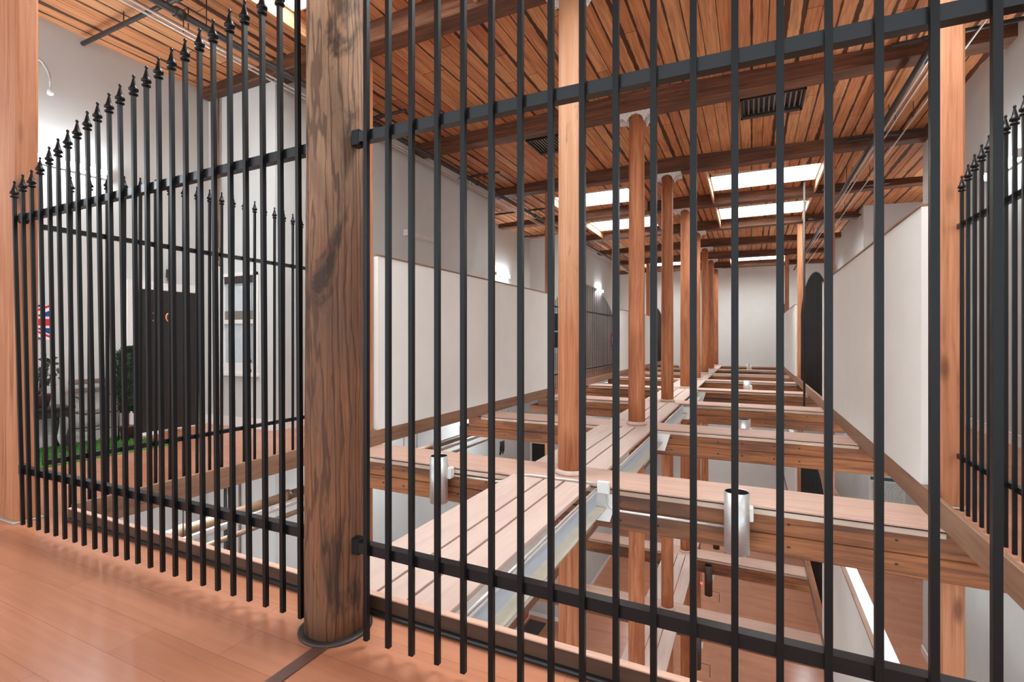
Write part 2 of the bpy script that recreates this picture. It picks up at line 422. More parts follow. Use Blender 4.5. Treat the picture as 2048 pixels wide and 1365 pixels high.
struct(_m.build('ceiling', M['ceiling']), 'orange brown plank ceiling with dark seams under the roof')
sk_side = {-4.9: 'left', -0.90: 'right'}
for x0, x1, y0, y1 in SKY:
    side = sk_side[x0]
    where = {12.9: 'nearest lit', 16.2: 'middle lit', 26.1: 'farthest lit', 2.7: 'closest overhead'}[y0]
    Z0 = zc((x0+x1)/2)
    t = thing('skylight', ((x0+x1)/2, (y0+y1)/2, Z0), '%s skylight in the %s row, white well between beams' % (where, side), 'skylight', 'roof skylights')
    b0 = max(b for b in [1.63+0.16]+[y+0.16 for y in YB] if b <= y0); b1 = min(b for b in [y-0.16 for y in YB] if b >= y1)
    for xx in (x0-0.05, x1+0.01):
        B(xx, xx+0.04, b0, b1, Z0-0.22, Z0+0.03, bevel=0.004).build('side_board', M['sky_liner'], t)
    m = MB(); zt = Z0+0.55
    m.box(x0, x0+0.02, y0, y1, Z0-0.03, zt); m.box(x1-0.02, x1, y0, y1, Z0-0.03, zt)
    m.box(x0, x1, y0, y0+0.02, Z0-0.03, zt); m.box(x0, x1, y1-0.02, y1, Z0-0.03, zt)
    m.build('well', M['sky_well'], t)
    p = B(x0, x1, y0, y1, zt, zt+0.02).build('pane', M['sky_pane'], t)
    m = MB()
    for k in range(1, 4):
        xm = x0+(x1-x0)*k/4; m.box(xm-0.008, xm+0.008, y0, y1, zt-0.015, zt-0.001)
    m.build('glazing_bar', M['sky_well'], p)

ords = ['nearest', 'second', 'third', 'fourth', 'fifth', 'sixth', 'seventh', 'eighth', 'ninth']
for i, y in enumerate([1.63]+YB):
    w = 0.15
    b = B(-7.53, 4.39, y-w, y+w, ZB, ZC+0.02, bevel=0.012).build('ceiling_beam', M['cbeam'], loc=(CX, y, ZB))
    tag(b, 'dark orange timber ceiling beam across the roof, %s from the camera' % ords[i], 'ceiling beam', 'ceiling beams')

# ------------------------------------------------------------------ floor beams
def floor_beam(y, zf, label, group):
    z = zf+ZD
    t = thing('floor_beam', (CX, y, z-0.40), label, 'beam', group)
    B(XL-0.5, XR+0.5, y-0.27, y+0.27, z-0.40, z-0.232, bevel=0.008).build('lower_timber', M['beam'], t)
    B(XL-0.3, XR+0.3, y-0.272, y+0.272, z-0.228, z-0.033, bevel=0.008).build('upper_timber', M['beam'], t)
    B(XL-0.03, XR+0.03, y-0.29, y+0.29, z-0.022, z, bevel=0.004).build('cap_board', M['cap'], t)
    B(XL-0.03, XR+0.03, y-0.283, y+0.283, z-0.075, z-0.033, bevel=0.002).build('edge_strip', M['strip_wood'], t)
    m = MB(); rnd = random.Random(int(y*100)+int(z*10))
    for k in range(15):
        hx = XL+0.45+k*0.35+rnd.uniform(-.05, .05)
        for hz in (z-0.13, z-0.31): m.tube([(hx, y-0.2735, hz+rnd.uniform(-.012, .012)), (hx, y-0.2695, hz)], 0.011, 8)
    m.build('bolt_hole', M['dark_in'], t)
    return t
for i, y in enumerate(YB):
    floor_beam(y, 0.0, 'heavy floor beam with pinkish cap board across the atrium, %s from the fence' % ords[i], 'open floor beams')
for i, y in enumerate(YB[:6]):
    floor_beam(y, LV[1], 'floor beam across the lower opening, %s from the fence' % ords[i], 'lower floor beams')

# ------------------------------------------------------------------ walkway decks and steel channels along the column row
def deck(y0, y1, z, label, group, steel_label=None):
    z += ZD
    t = thing('walkway_deck', (CX, (y0+y1)/2, z-0.04), label, 'walkway', group)
    for x0, x1 in ((-2.21, -1.866), (-1.846, -1.657), (-1.637, -1.385)):
        o = B(x0, x1, y0, y1, z-0.035, z+0.002, bevel=0.003).build('plank', M['plank'], t)
    if steel_label:
        s = thing('steel_channel', (-1.31, (y0+y1)/2, z-0.40), steel_label, 'steel beam', 'steel channels beside the walkway')
        B(-1.352, -1.33, y0, y1, z-0.20, z-0.06).build('web', M['blue_white'], s)
        B(-1.352, -1.235, y0, y1, z-0.215, z-0.20, bevel=0.002).build('flange', M['beige_steel'], s)
        B(-1.352, -1.315, y0, y1, z-0.06, z-0.046).build('top_flange', M['white_metal'], s)
        MB().prism([(-1.33, z-0.07), (-1.12, z-0.07), (-1.2, z-0.33), (-1.33, z-0.33)], lambda u, v, d: (u, d, v), y1-0.012, y1-0.002).build('gusset_plate', M['white_metal'], s)
        MB().tube([(-1.325, y0+0.02, z-0.03), (-1.325, y1-0.02, z-0.03)], 0.010, 8).build('pipe_edge', M['conduit'], s)
ys = [1.88]+YB
gp = 'walkway decks between the beams'
for i in range(8):
    y0 = ys[i] if i == 0 else ys[i]+0.295
    deck(y0, ys[i+1]-0.295, 0.0, 'pale painted three-plank walkway deck, %s from the fence' % ords[i], gp, 'pale steel channel under the right side of the %s walkway deck' % ords[i] if i < 4 else None)
for i in range(1, 6):
    deck(ys[i]+0.295, ys[i+1]-0.295, LV[1], 'pale plank walkway deck on the lower opening, %s from the fence' % ords[i], 'lower walkway decks')

# ------------------------------------------------------------------ round columns
def column(x, y, z0, z1, r, label, group, mat='column', capital=True, base=True):
    t = thing('timber_column', (x, y, z0), label, 'column', group)
    h = z1-z0
    ph = random.Random(int(y*31+z0*7)).uniform(0, 6)
    fn = lambda a, z: 1+0.012*math.sin(3*a+ph)+0.006*math.sin(7*a+z*2)
    prof = [(r*1.03, 0)]+[(r*(1.03-0.10*k/10), h*k/10) for k in range(1, 11)]
    MB().lathe(prof, (x, y, z0), 24, True, fn).build('shaft', M[mat], t)
    if base:
        MB().lathe([(r*1.06, 0), (r*1.22, 0.0), (r*1.24, 0.02), (r*1.1, 0.045), (r*1.05, 0.05)], (x, y, z0), 24).build('base_collar', M['plank'], t)
    if capital:
        m = MB(); rr = r*0.93
        # bracket plate with a rounded saddle, lying along the beam
        out = [(-0.30, -0.085), (-0.30, 0), (0.30, 0), (0.30, -0.085), (0.19, -0.085)]
        out += [(rr*1.12*math.cos(a), -0.16+0.13*math.sin(a)) for a in [PI*k/8 for k in range(9)]]
        out += [(-0.19, -0.085)]
        for dy in (-1, 1):
            m.prism(out, lambda u, v, d: (x+u, y+d, z1+v), dy*0.13-0.02, dy*0.13+0.02)
        m.box(x-0.30, x+0.30, y-0.149, y+0.149, z1-0.022, z1-0.001, bevel=0.003)
        m.build('capital', M['capital'], t)
    return t
for i, y in enumerate(YB):
    column(CX, y, ZD+0.001, ZB, 0.130, 'round timber column rising from the central walkway, %s from the fence' % ords[i], 'central row of columns', 'column_pale' if i == 0 else 'column')
for i, y in enumerate(YB[:6]):
    column(CX, y, LV[1]+ZD+0.001, ZD-0.401, 0.130, 'round timber column of the lower storey, %s from the fence, under the walkway' % ords[i], 'lower row of columns', capital=False)
for i, y in enumerate(YB[1:5]):
    column(CX, y, LV[2], LV[1]+ZD-0.401, 0.130, 'round timber column standing on the lowest floor, %s of its row' % ords[i], 'lowest row of columns', capital=False, base=False)

# the big weathered post in front
t = thing('timber_column', (-1.69, 1.69, 0), 'big weathered round post with cracks standing in the near fence line', 'column')
rb = random.Random(5)
def rough(a, z):
    return 1+0.012*math.sin(2*a+1.3+0.4*z)+0.009*math.sin(5*a+z*1.7)-0.02*math.exp(-((a-4.4)/0.07)**2)*(1 if z < 3.2 else 0)-0.015*math.exp(-((a-3.6)/0.05)**2)+0.006*math.sin(11*a+3*z)*math.sin(3.1*z)
prof = [(0.132, 0)]+[(0.132-0.012*k/40, (ZB-0.001)*k/40) for k in range(1, 41)]
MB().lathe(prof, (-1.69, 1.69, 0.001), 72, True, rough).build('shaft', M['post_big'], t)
MB().lathe([(0.138, 0), (0.158, 0), (0.160, 0.006), (0.150, 0.012), (0.138, 0.012)], (-1.69, 1.69, 0.0005), 40).build('base_ring', M['pipe_dark'], t)

# square perimeter posts
def square_post(x0, x1, y0, y1, z0, z1, label, group):
    t = thing('square_post', ((x0+x1)/2, (y0+y1)/2, z0), label, 'post', group)
    B(x0, x1, y0, y1, z0, z1, bevel=0.018).build('shaft', M['square_post'], t)
    m = MB()
    m.box(x0-0.02, x1+0.02, y0-0.02, y1+0.02, z0, z0+0.012, bevel=0.003)
    m.build('base_plate', M['beige_steel'], t)
    return t
square_post(-4.93, -4.66, 1.662, 1.79, 0, ZC-0.36, 'square timber post at the left end of the near fence', 'square perimeter posts')
square_post(1.48, 1.75, 1.662, 1.79, 0, ZC-0.36, 'square timber post at the right end of the near fence', 'square perimeter posts')
YPOST = [y+0.08 for y in (YB[0], YB[2], YB[4], YB[6])]
for i, y in enumerate(YPOST):
    n4 = ['first', 'second', 'third', 'fourth'][i]
    square_post(XL-0.215, XL-0.06, y-0.11, y+0.11, 0.005, ZB-0.003, 'square timber post on the left edge of the atrium, %s one beyond the near fence' % n4, 'square perimeter posts')
    square_post(XR+0.06, XR+0.215, y-0.11, y+0.11, 0.005, ZB-0.003, 'square timber post on the right edge of the atrium, %s one beyond the near fence' % n4, 'square perimeter posts')
    if i < 3:
        square_post(XL-0.215, XL-0.06, y-0.11, y+0.11, LV[1]+0.005, -0.5, 'square timber post of the lower storey, left edge, %s from the fence' % n4, 'lower perimeter posts')
        square_post(XR+0.06, XR+0.215, y-0.11, y+0.11, LV[1]+0.005, -0.5, 'square timber post of the lower storey, right edge, %s from the fence' % n4, 'lower perimeter posts')

# ------------------------------------------------------------------ half walls
def half_wall(x0, x1, y0, y1, z, nm):
    o = B(x0, x1, y0, y1, z+0.109, z+2.38).build('wall_atrium_'+('left' if x0 < 0 else 'right'), M['white_wall'])
    struct(o, 'smooth white half wall with thin wood cap, %s' % nm)
    xi = x1 if x0 < 0 else x0
    s = 1 if x0 < 0 else -1
    a, b = sorted((xi-s*0.045, xi+s*0.012))
    B(a, b, y0, y1, z+2.381, z+2.405, bevel=0.003).build('wood_cap', M['fascia'], o)
for z, nm in ((0, 'upper floor'), (LV[1], 'lower storey')):
    for k, (y0, y1) in enumerate(((YPOST[0]+0.125, YPOST[1]-0.125), (YPOST[2]+0.125, YPOST[3]-0.125))):
        half_wall(XL-0.20, XL-0.002, y0, y1, z, nm+', left, '+('near' if k == 0 else 'far'))
        half_wall(XR+0.002, XR+0.20, y0, y1, z, nm+', right, '+('near' if k == 0 else 'far'))

# ------------------------------------------------------------------ iron fences
PK = 0.0098
def finial_mesh():
    m = MB()
    prof = [(0.012, -0.004), (0.0225, 0.0), (0.0225, 0.008), (0.015, 0.012), (0.014, 0.02), (0.024, 0.024), (0.0255, 0.034), (0.017, 0.045), (0.0125, 0.062), (0.0075, 0.085), (0.005, 0.096), (0.0085, 0.102), (0.0085, 0.108), (0.004, 0.115)]
    m.lathe(prof, (0, 0, 0), 10)
    bm = m.bm; bmesh.ops.recalc_face_normals(bm, faces=bm.faces[:])
    me = bpy.data.meshes.new('finial'); bm.to_mesh(me); bm.free(); me.materials.append(M['iron']); return me
FIN = finial_mesh()
def picket(parent, bx, by, z0, tx, ty, z1, finial=True, PK=PK):
    PK = PK if finial else 0.0078
    """z1 is the tip; shaft from (bx,by,z0) up to the finial"""
    base = Vector((bx, by, z0)); top = Vector((tx, ty, z1-(0.115 if finial else 0.02)))
    bm = bmesh.new(); h = top.z-z0
    vs = []
    for p in (Vector((0, 0, 0)), top-base):
        vs.append([bm.verts.new(p+Vector((sx*PK, sy*PK, 0))) for sx, sy in ((-1, -1), (1, -1), (1, 1), (-1, 1))])
    for i in range(4): bm.faces.new((vs[0][i], vs[0][(i+1) % 4], vs[1][(i+1) % 4], vs[1][i]))
    bm.faces.new(vs[0][::-1])
    if finial: bm.faces.new(vs[1])
    else:
        ap = bm.verts.new(top-base+Vector((0, 0, 0.05)))
        for i in range(4): bm.faces.new((vs[1][i], vs[1][(i+1) % 4], ap))
    me = bpy.data.meshes.new('picket'); bm.to_mesh(me); bm.free(); me.materials.append(M['iron'])
    o = bpy.data.objects.new('picket', me); COL.objects.link(o); o.parent = parent; o.location = base-world_loc(parent)
    if finial:
        f = bpy.data.objects.new('finial', FIN); COL.objects.link(f); f.parent = o; f.location = top-base
    return o
def bracket(parent, x, y, z):
    B(x-0.022, x+0.022, y-0.022, y+0.022, z-0.035, z+0.035, bevel=0.004).build('bracket', M['iron'], parent)

# near fence, left section: bottom x, tip x and tip height of every picket
BOT = [-4.483, -4.385, -4.268, -4.156, -4.04, -3.927, -3.806, -3.698, -3.576, -3.466, -3.349, -3.236, -3.127, -3.007, -2.894, -2.78, -2.662, -2.546, -2.429, -2.311, -2.193, -2.078, -1.963, -1.847]
TIP = [(-4.609, 2.395), (-4.487, 2.423), (-4.364, 2.436), (-4.248, 2.505), (-4.127, 2.554), (-4.014, 2.587), (-3.894, 2.621), (-3.782, 2.662), (-3.663, 2.694), (-3.548, 2.724), (-3.423, 2.753), (-3.308, 2.780), (-3.171, 2.802), (-3.047, 2.824), (-2.933, 2.845), (-2.815, 2.866), (-2.698, 2.886), (-2.577, 2.908), (-2.468, 2.924), (-2.341, 2.940), (-2.23, 2.953), (-2.105, 2.964), (-1.985, 2.972), (-1.87, 2.978)]
YP = 1.635
t = thing('iron_fence', (-3.1, YP, 0), 'black iron picket fence between the left post and the big round post', 'fence', 'near fence line')
for z, za, nm in ((0.394, 0.412, 'lower'), (2.135, 2.165, 'upper')):
    m = MB(); r = 0.022
    xa, xb = -4.60 if z > 1 else -4.545, -1.80
    m.prism([(xa, z-r), (xb, za-r), (xb, za+r), (xa, z+r)], lambda u, v, d: (u, d, v), YP+PK, YP+PK+0.04)
    m.build('rail', M['rail'], t)
    bracket(t, -4.553, YP+PK+0.02, z)
for bx, (tx, tz) in zip(BOT, TIP): picket(t, bx, YP, 0.03, tx, YP, tz)
# near fence, right section
t = thing('iron_fence', (-0.2, YP, 0), 'tall black iron picket fence running right from the big round post', 'fence', 'near fence line')
RX = [-1.463, -1.347, -1.23, -1.106, -0.988, -0.867, -0.749, -0.632, -0.518, -0.403, -0.282, -0.162, -0.045, 0.074, 0.193, 0.308, 0.425, 0.547]
while RX[-1] < 1.2: RX.append(RX[-1]+0.12)
for z, za in ((0.405, 0.385), (2.165, 2.135)):
    m = MB(); r = 0.022
    m.prism([(-1.525, z-r), (1.36, za-r), (1.36, za+r), (-1.525, z+r)], lambda u, v, d: (u, d, v), YP+PK, YP+PK+0.04)
    m.build('rail', M['rail'], t)
    bracket(t, -1.535, YP+PK+0.02, z)
for x in RX:
    tz = 2.42+0.56*math.sqrt(max(0, 1-((x+1.6)/3.05)**2))
    picket(t, x, YP, 0.03, x, YP, tz)

def side_fence(x, y0, y1, z, label, group, finial, step=0.115, ends=2.40, peak=2.74, lo=0.37, up=2.13, skew=1, posts=True):
    t = thing('iron_fence', (x, (y0+y1)/2, z), label, 'fence', group)
    for zz in (lo, up):
        B(x+skew*PK, x+skew*(PK+0.035), y0, y1, z+zz-0.018, z+zz+0.018).build('rail', M['rail'], t) if skew > 0 else B(x-PK-0.035, x-PK, y0, y1, z+zz-0.018, z+zz+0.018).build('rail', M['rail'], t)
    n = int((y1-y0-0.08)/step); off = ((y1-y0)-(n-1)*step)/2
    for k in range(n):
        y = y0+off+k*step; u = (y-(y0+y1)/2)/((y1-y0)/2)
        tz = ends+(peak-ends)*math.sqrt(max(0, 1-u*u))
        picket(t, x, y, z+0.03, x, y, z+tz, finial)
    return t
FL, FR = XL-0.15, XR+0.145
side_fence(FL, 1.78, YPOST[0]-0.125, 0, 'black iron fence with arched top along the left corridor, nearest', 'side fences', True, 0.117, 2.36, 2.70, 0.41, 2.10, skew=-1)
side_fence(FR, 1.80, YPOST[0]-0.125, 0, 'black iron fence with arched top along the right corridor, nearest', 'side fences', True, 0.117, 2.36, 2.70, 0.41, 2.15)
for sx, x, nm, sk in ((-1, FL, 'left', -1), (1, FR, 'right', 1)):
    for (y0, y1), wh in (((YPOST[1]+0.125, YPOST[2]-0.125), 'middle'), ((YPOST[3]+0.125, YF-0.05), 'farthest')):
        side_fence(x, y0, y1, 0, '%s arched iron fence beyond the white half wall, %s side' % (wh, nm), 'side fences', False, 0.115, 1.75, 2.95, skew=sk)
side_fence(FR, YPOST[1]+0.125, YPOST[2]-0.125, LV[1], 'iron fence of the storey below seen past the beams, right side', 'lower side fences', False, 0.115, 1.75, 2.95)
side_fence(FL, YPOST[1]+0.125, YPOST[2]-0.125, LV[1], 'iron fence of the storey below seen past the beams, left side', 'lower side fences', False, 0.115, 1.75, 2.95, skew=-1)

# ------------------------------------------------------------------ wall lamps (fluorescent tubes on the corridor walls)
def wall_lamp(x, s, y0, y1, z, label, lit=True, mat='tube_lit', group='wall tube lamps'):
    t = thing('wall_lamp', (x, (y0+y1)/2, z), label, 'lamp', group)
    xs = sorted((x+s*0.002, x+s*0.03)); B(xs[0], xs[1], y0, y1, z-0.06, z+0.06, bevel=0.004).build('housing', M['white_metal'], t)
    for ya in (y0, y1-0.015):
        xs = sorted((x+s*0.03, x+s*0.105)); B(xs[0], xs[1], ya, ya+0.015, z-0.055, z+0.055, bevel=0.003).build('end_cap', M['white_metal'], t)
    m = MB(); pr = [(0.031+0.065*math.sin(a), 0.05*math.cos(a)) for a in [PI*k/8 for k in range(9)]]
    m.prism(pr, lambda u, v, d: (x+s*u, d, z+v), y0+0.016, y1-0.016)
    m.build('diffuser', M[mat if lit else 'tube_off'], t)
zz = 3.42
for x, s, side in ((0, 1, 'left'), (1, -1, 'right')):
    X = [(-7.54, -6.07), (4.40, 2.90)][x]
    for k, (xa, y0, y1) in enumerate(((X[0], 2.55, 3.6), (X[1], 7.8, 8.8), (X[0], 14.4, 15.4), (X[1], 20.9, 21.9), (X[0], 26.2, 27.2))):
        lit = not (x == 0 and k == 1)
        wall_lamp(xa, s, y0, y1, zz+(0.05 if x == 1 and k == 1 else 0)-(0.07 if x == 0 and k == 1 else 0), '%s white tube lamp on the %s corridor wall, %s one from the camera' % ('lit' if lit else 'unlit', side, ords[k]), lit)
wall_lamp(-7.54, 1, -1.2, -0.2, zz, 'added fill lamp, a lit white tube out of view on the left wall behind the viewer', True)  # this lamp and its right-hand twin are added out of view as fill
wall_lamp(4.40, -1, -1.2, -0.2, zz, 'added fill lamp, a lit white tube out of view on the right wall behind the viewer', True)
def fill_tube(x, y, z, label):  # lamps added out of sight to brighten the storeys below
    t = thing('fill_tube', (x, y, z), label, 'lamp', 'added fill tubes')
    B(x-0.09, x+0.09, y-0.62, y+0.62, z-0.03, z-0.001, bevel=0.004).build('housing', M['white_metal'], t)
    B(x-0.07, x+0.07, y-0.60, y+0.60, z-0.065, z-0.031, bevel=0.01).build('diffuser', M['tube_fill'], t)
for z, nm in ((-0.089, 'middle storey'), (LV[1]-0.089, 'lowest storey')):
    for x, side in ((-5.2, 'left'), (2.05, 'right')):
        for k, y in enumerate((2.9, 6.6, 10.0, 14.5, 19.6, 24.5)):
            fill_tube(x, y, z, 'added unseen fill tube over the %s corridor of the %s, %s one from the camera' % (side, nm, ords[k]))
# ------------------------------------------------------------------ cylinder lights and their conduit on the beams
def cylinder_light(x, y, z, s, label, group='steel cylinder lights', mat='steel', r=0.097, h=0.50):
    t = thing('cylinder_light', (x, y, z-h/2), label, 'light', group)
    m = MB(); bm = m.bm; seg = 28
    m.lathe([(r, 0), (r, h), (r-0.006, h), (r-0.006, h-0.16), (0.02, h-0.165)], (x, y, z-h/2), seg)
    m.build('shade', M[mat], t)
    MB().lathe([(r-0.0062, 0), (r-0.0065, 0.155)], (x, y, z+h/2-0.158), seg, cap=False).build('inside', M['dark_in'], t)
    ya, yb = (y+0.03, y+0.118) if s < 0 else (y-0.118, y-0.03)
    B(x+0.06, x+0.125, ya, yb, z+0.0, z+0.12, bevel=0.008).build('bracket', M['white_metal'], t)
    return t
for y, s, wh in ((YB[0], -1, 'in front of the nearest beam'), (YB[1], 1, 'behind the second beam'), (YB[3], 1, 'behind the fourth beam'), (YB[6], 1, 'behind the seventh beam')):
    yy = y+s*0.41
    zz = -0.21 if s < 0 else (-0.21 if y < 9 else -0.1)
    cylinder_light(-3.04, yy, zz, s, 'brushed steel cylinder light left of the walkway, '+wh)
    cylinder_light(-0.11, yy, zz, s, 'brushed steel cylinder light right of the walkway, '+wh)
for y in (YB[2], YB[3], YB[4]):
    wh = {YB[2]: 'third', YB[3]: 'fourth', YB[4]: 'fifth'}[y]
    t = cylinder_light(-1.05, y-0.37, LV[1]-0.62, -1, 'steel cylinder light coloured dark for shade, under the %s lower beam by the walkway' % wh, 'shade-coloured cylinder lights', 'shaded_steel', 0.1, 0.8)
    MB().tube([(-0.95, y-0.37, LV[1]-0.9), (-0.78, y-0.37, LV[1]-0.9), (-0.78, y-0.37, LV[1]-1.15)], 0.006, 6).build('cord', M['dark_in'], t)
y = YB[0]-0.312
t = thing('electrical_conduit', (-1.6, y, 0.02), 'white metal conduit with junction box running along the nearest beam', 'conduit')
def arc(p):  # smooth a polyline with a few points
    P = [Vector(q) for q in p]; out = [P[0]]
    for a, b, c in zip(P, P[1:], P[2:]):
        for k in range(1, 6):
            f = k/6; L = min((b-a).length, (c-b).length, 0.24)/2
            p0 = b+(a-b).normalized()*L; p2 = b+(c-b).normalized()*L
            out.append(p0*(1-f)**2+b*2*f*(1-f)+p2*f*f)
    out.append(P[-1]); return out
MB().tube(arc([(-2.90, y, -0.185), (-2.32, y, -0.185), (-2.10, y, -0.070), (-1.32, y, -0.070)]), 0.0115, 8).build('pipe', M['conduit'], t)
MB().tube(arc([(-1.235, y, -0.12), (-1.21, y, -0.30), (-1.03, y, -0.30), (-0.21, y, -0.30)]), 0.0115, 8).build('pipe', M['conduit'], t)
B(-1.31, -1.195, y-0.035, y+0.005, -0.15, -0.04, bevel=0.004).build('junction_box', M['white_metal'], t)

# ------------------------------------------------------------------ pipes
def pipe(pts, r, mat, label, cat='pipe', group=None, fittings=(), hang=None, top=None):
    t = thing('pipe', pts[0], label, cat, group)
    MB().tube(pts, r, 10).build('tube', M[mat], t)
    for f in fittings:
        p = Vector(f[0]); d = Vector(f[1])*0.045
        MB().tube([p-d, p+d], r*1.35, 10).build('fitting', M[mat], t)
    for p in hang or ():
        zt = top if top is not None else zc(p[0])+0.01
        MB().tube([(p[0], p[1], p[2]+r*0.8), (p[0], p[1], zt)], 0.006, 6).build('hanger', M['pipe_dark'], t)
    return t
ZS = 4.80
HY = (3.3, 6.5, 9.8, 13.1, 16.4, 19.7, 23.0, 26.3)
def row(x, z): return [(x, y+0.3, z) for y in HY]
pipe([(-5.55, 0.6, ZS), (-5.55, 28.9, ZS)], 0.042, 'pipe_dark', 'long dark sprinkler main along the left ceiling', 'pipe', None, [((-5.55, y, ZS), (0, 1, 0)) for y in HY[:5]], row(-5.55, ZS))
for i, y in enumerate(HY[:5]):
    pipe([(-7.50, y, ZS+0.17), (-5.55, y, ZS+0.17), (-5.0, y, ZS+0.17)], 0.026, 'pipe_dark', 'dark sprinkler branch crossing under the left ceiling, %s from the camera' % ords[i], 'pipe', 'left sprinkler branches', [((-5.55, y, ZS+0.17), (1, 0, 0))], [(-6.6, y, ZS+0.17)])
    yy = y+1.05
    pipe([(1.55, yy, 4.9), (2.86, yy, 4.9)], 0.026, 'pipe_dark', 'dark sprinkler branch crossing under the right ceiling, %s from the camera' % ords[i], 'pipe', 'right sprinkler branches', [((1.9, yy, 4.9), (1, 0, 0))], [(1.7, yy, 4.9)])
ZR = 4.86
pipe([(-5.97, 0.6, ZR), (-5.97, 28.9, ZR)], 0.013, 'conduit', 'thin grey conduit along the left ceiling next to the wall', 'conduit', None, (), row(-5.97, ZR))
pipe([(-5.88, 0.6, ZR), (-5.88, 28.9, ZR)], 0.013, 'conduit', 'thin grey conduit beside the sprinkler main on the left', 'conduit', None, (), row(-5.88, ZR))
pipe([(1.93, 1.0, 4.78), (1.93, 28.9, 4.78)], 0.036, 'pipe_dark', 'dark sprinkler main along the right ceiling', 'pipe', None, (), row(1.93, 4.78))
for k, (x, nm) in enumerate(((2.04, 'left of a close pair'), (2.12, 'right of the close pair'), (2.36, 'outermost, near the right wall'))):
    pipe([(x, 1.0, ZR), (x, 28.9, ZR)], 0.012, 'conduit', 'thin shiny conduit along the right ceiling, '+nm, 'conduit', 'right ceiling conduits', (), row(x, ZR))
pipe([(1.17, 14.2, ZD-0.3), (1.17, 14.2, zc(1.17)+0.01)], 0.025, 'pipe_dark', 'thin dark vertical pipe beside the middle right fence', 'pipe')
pipe([(-7.25, 4.885, 2.40), (-7.25, 4.885, 4.93)], 0.018, 'pipe_brown', 'thin brown vertical pipe above the tall window on the left', 'pipe', None, [((-7.25, 4.885, 2.44), (0, 0, 1)), ((-7.25, 4.885, 2.62), (0, 0, 1))])
UY = (3.0, 6.6, 9.9)
pipe([(-5.12, 1.2, -0.62), (-5.12, 11.0, -0.62)], 0.055, 'pipe_brown', 'thick brown pipe hung under the left corridor floor', 'pipe', None, [((-5.12, y, -0.62), (0, 1, 0)) for y in (3.05, 4.3, 6.5, 9.0)], [(-5.12, y, -0.62) for y in UY], -0.08)
pipe([(-4.86, 1.2, -0.62), (-4.86, 11.0, -0.62)], 0.035, 'conduit', 'pale conduit hung beside the brown pipe under the left floor', 'conduit', None, (), [(-4.86, y, -0.62) for y in UY], -0.08)
pipe([(-4.98, 1.2, -0.80), (-4.98, 11.0, -0.80)], 0.03, 'pipe_brown', 'thin tan pipe hung lowest under the left corridor floor', 'pipe', None, (), [(-4.98, y, -0.80) for y in UY], -0.08)
pipe([(-7.08, 4.885, LV[1]+0.15), (-7.08, 4.885, -0.09)], 0.028, 'pipe_dark', 'dark vertical downpipe on the lower left wall', 'pipe')
pipe([(-6.79, 4.9, LV[1]+0.15), (-6.79, 4.9, -0.09)], 0.016, 'pipe_brown', 'thin brown vertical pipe on the lower left wall', 'pipe')
for i, y in enumerate((3.3, 6.9)):
    pipe([(-4.73, y, -1.08), (-4.73, y, -0.085)], 0.018, 'dark_in', 'black sprinkler drop below the left corridor floor, %s from the fence' % ords[i], 'pipe', 'sprinkler drops')
t = thing('curved_pipe', (-7.42, 2.95, 4.16), 'small curved white pipe end on the upper left wall', 'pipe')
MB().tube(arc([(-7.54, 2.78, 4.52), (-7.44, 2.86, 4.56), (-7.42, 2.95, 4.4), (-7.42, 2.95, 4.2)]), 0.014, 8).build('tube', M['conduit'], t)
MB().lathe([(0.014, 0), (0.03, 0.01), (0.03, 0.05), (0.016, 0.07)], (-7.42, 2.95, 4.16), 12).build('nozzle', M['white'], t)

# ceiling vents
for x0, x1, y0, y1, nm in ((-0.17, 0.76, 8.8, 9.6, 'right'), (-3.95, -3.22, 8.85, 9.65, 'left')):
    Z0 = zc((x0+x1)/2)
    t = thing('ceiling_vent', ((x0+x1)/2, (y0+y1)/2, Z0-0.1), 'dark louvred vent box on the plank ceiling, %s of the columns' % nm, 'vent', 'ceiling vents')
    m = MB(); z0, z1 = Z0-0.10, Z0-0.002
    m.box(x0, x0+0.03, y0, y1, z0, z1); m.box(x1-0.03, x1, y0, y1, z0, z1); m.box(x0, x1, y0, y0+0.03, z0, z1); m.box(x0, x1, y1-0.10, y1, z0, z1)
    m.build('frame', M['vent_dark'], t)
    B(x0+0.03, x1-0.03, y0+0.03, y1-0.1, z1-0.02, z1).build('backing', M['dark_in'], t)
    n = 12
    for k in range(n):
        xx = x0+0.05+(x1-x0-0.1)*k/(n-1)
        B(xx-0.012, xx+0.012, y0+0.032, y1-0.102, z1-0.06, z1-0.052, rot=Matrix.Rotation(0.6, 3, 'Y')).build('slat', M['vent_slat'], t)

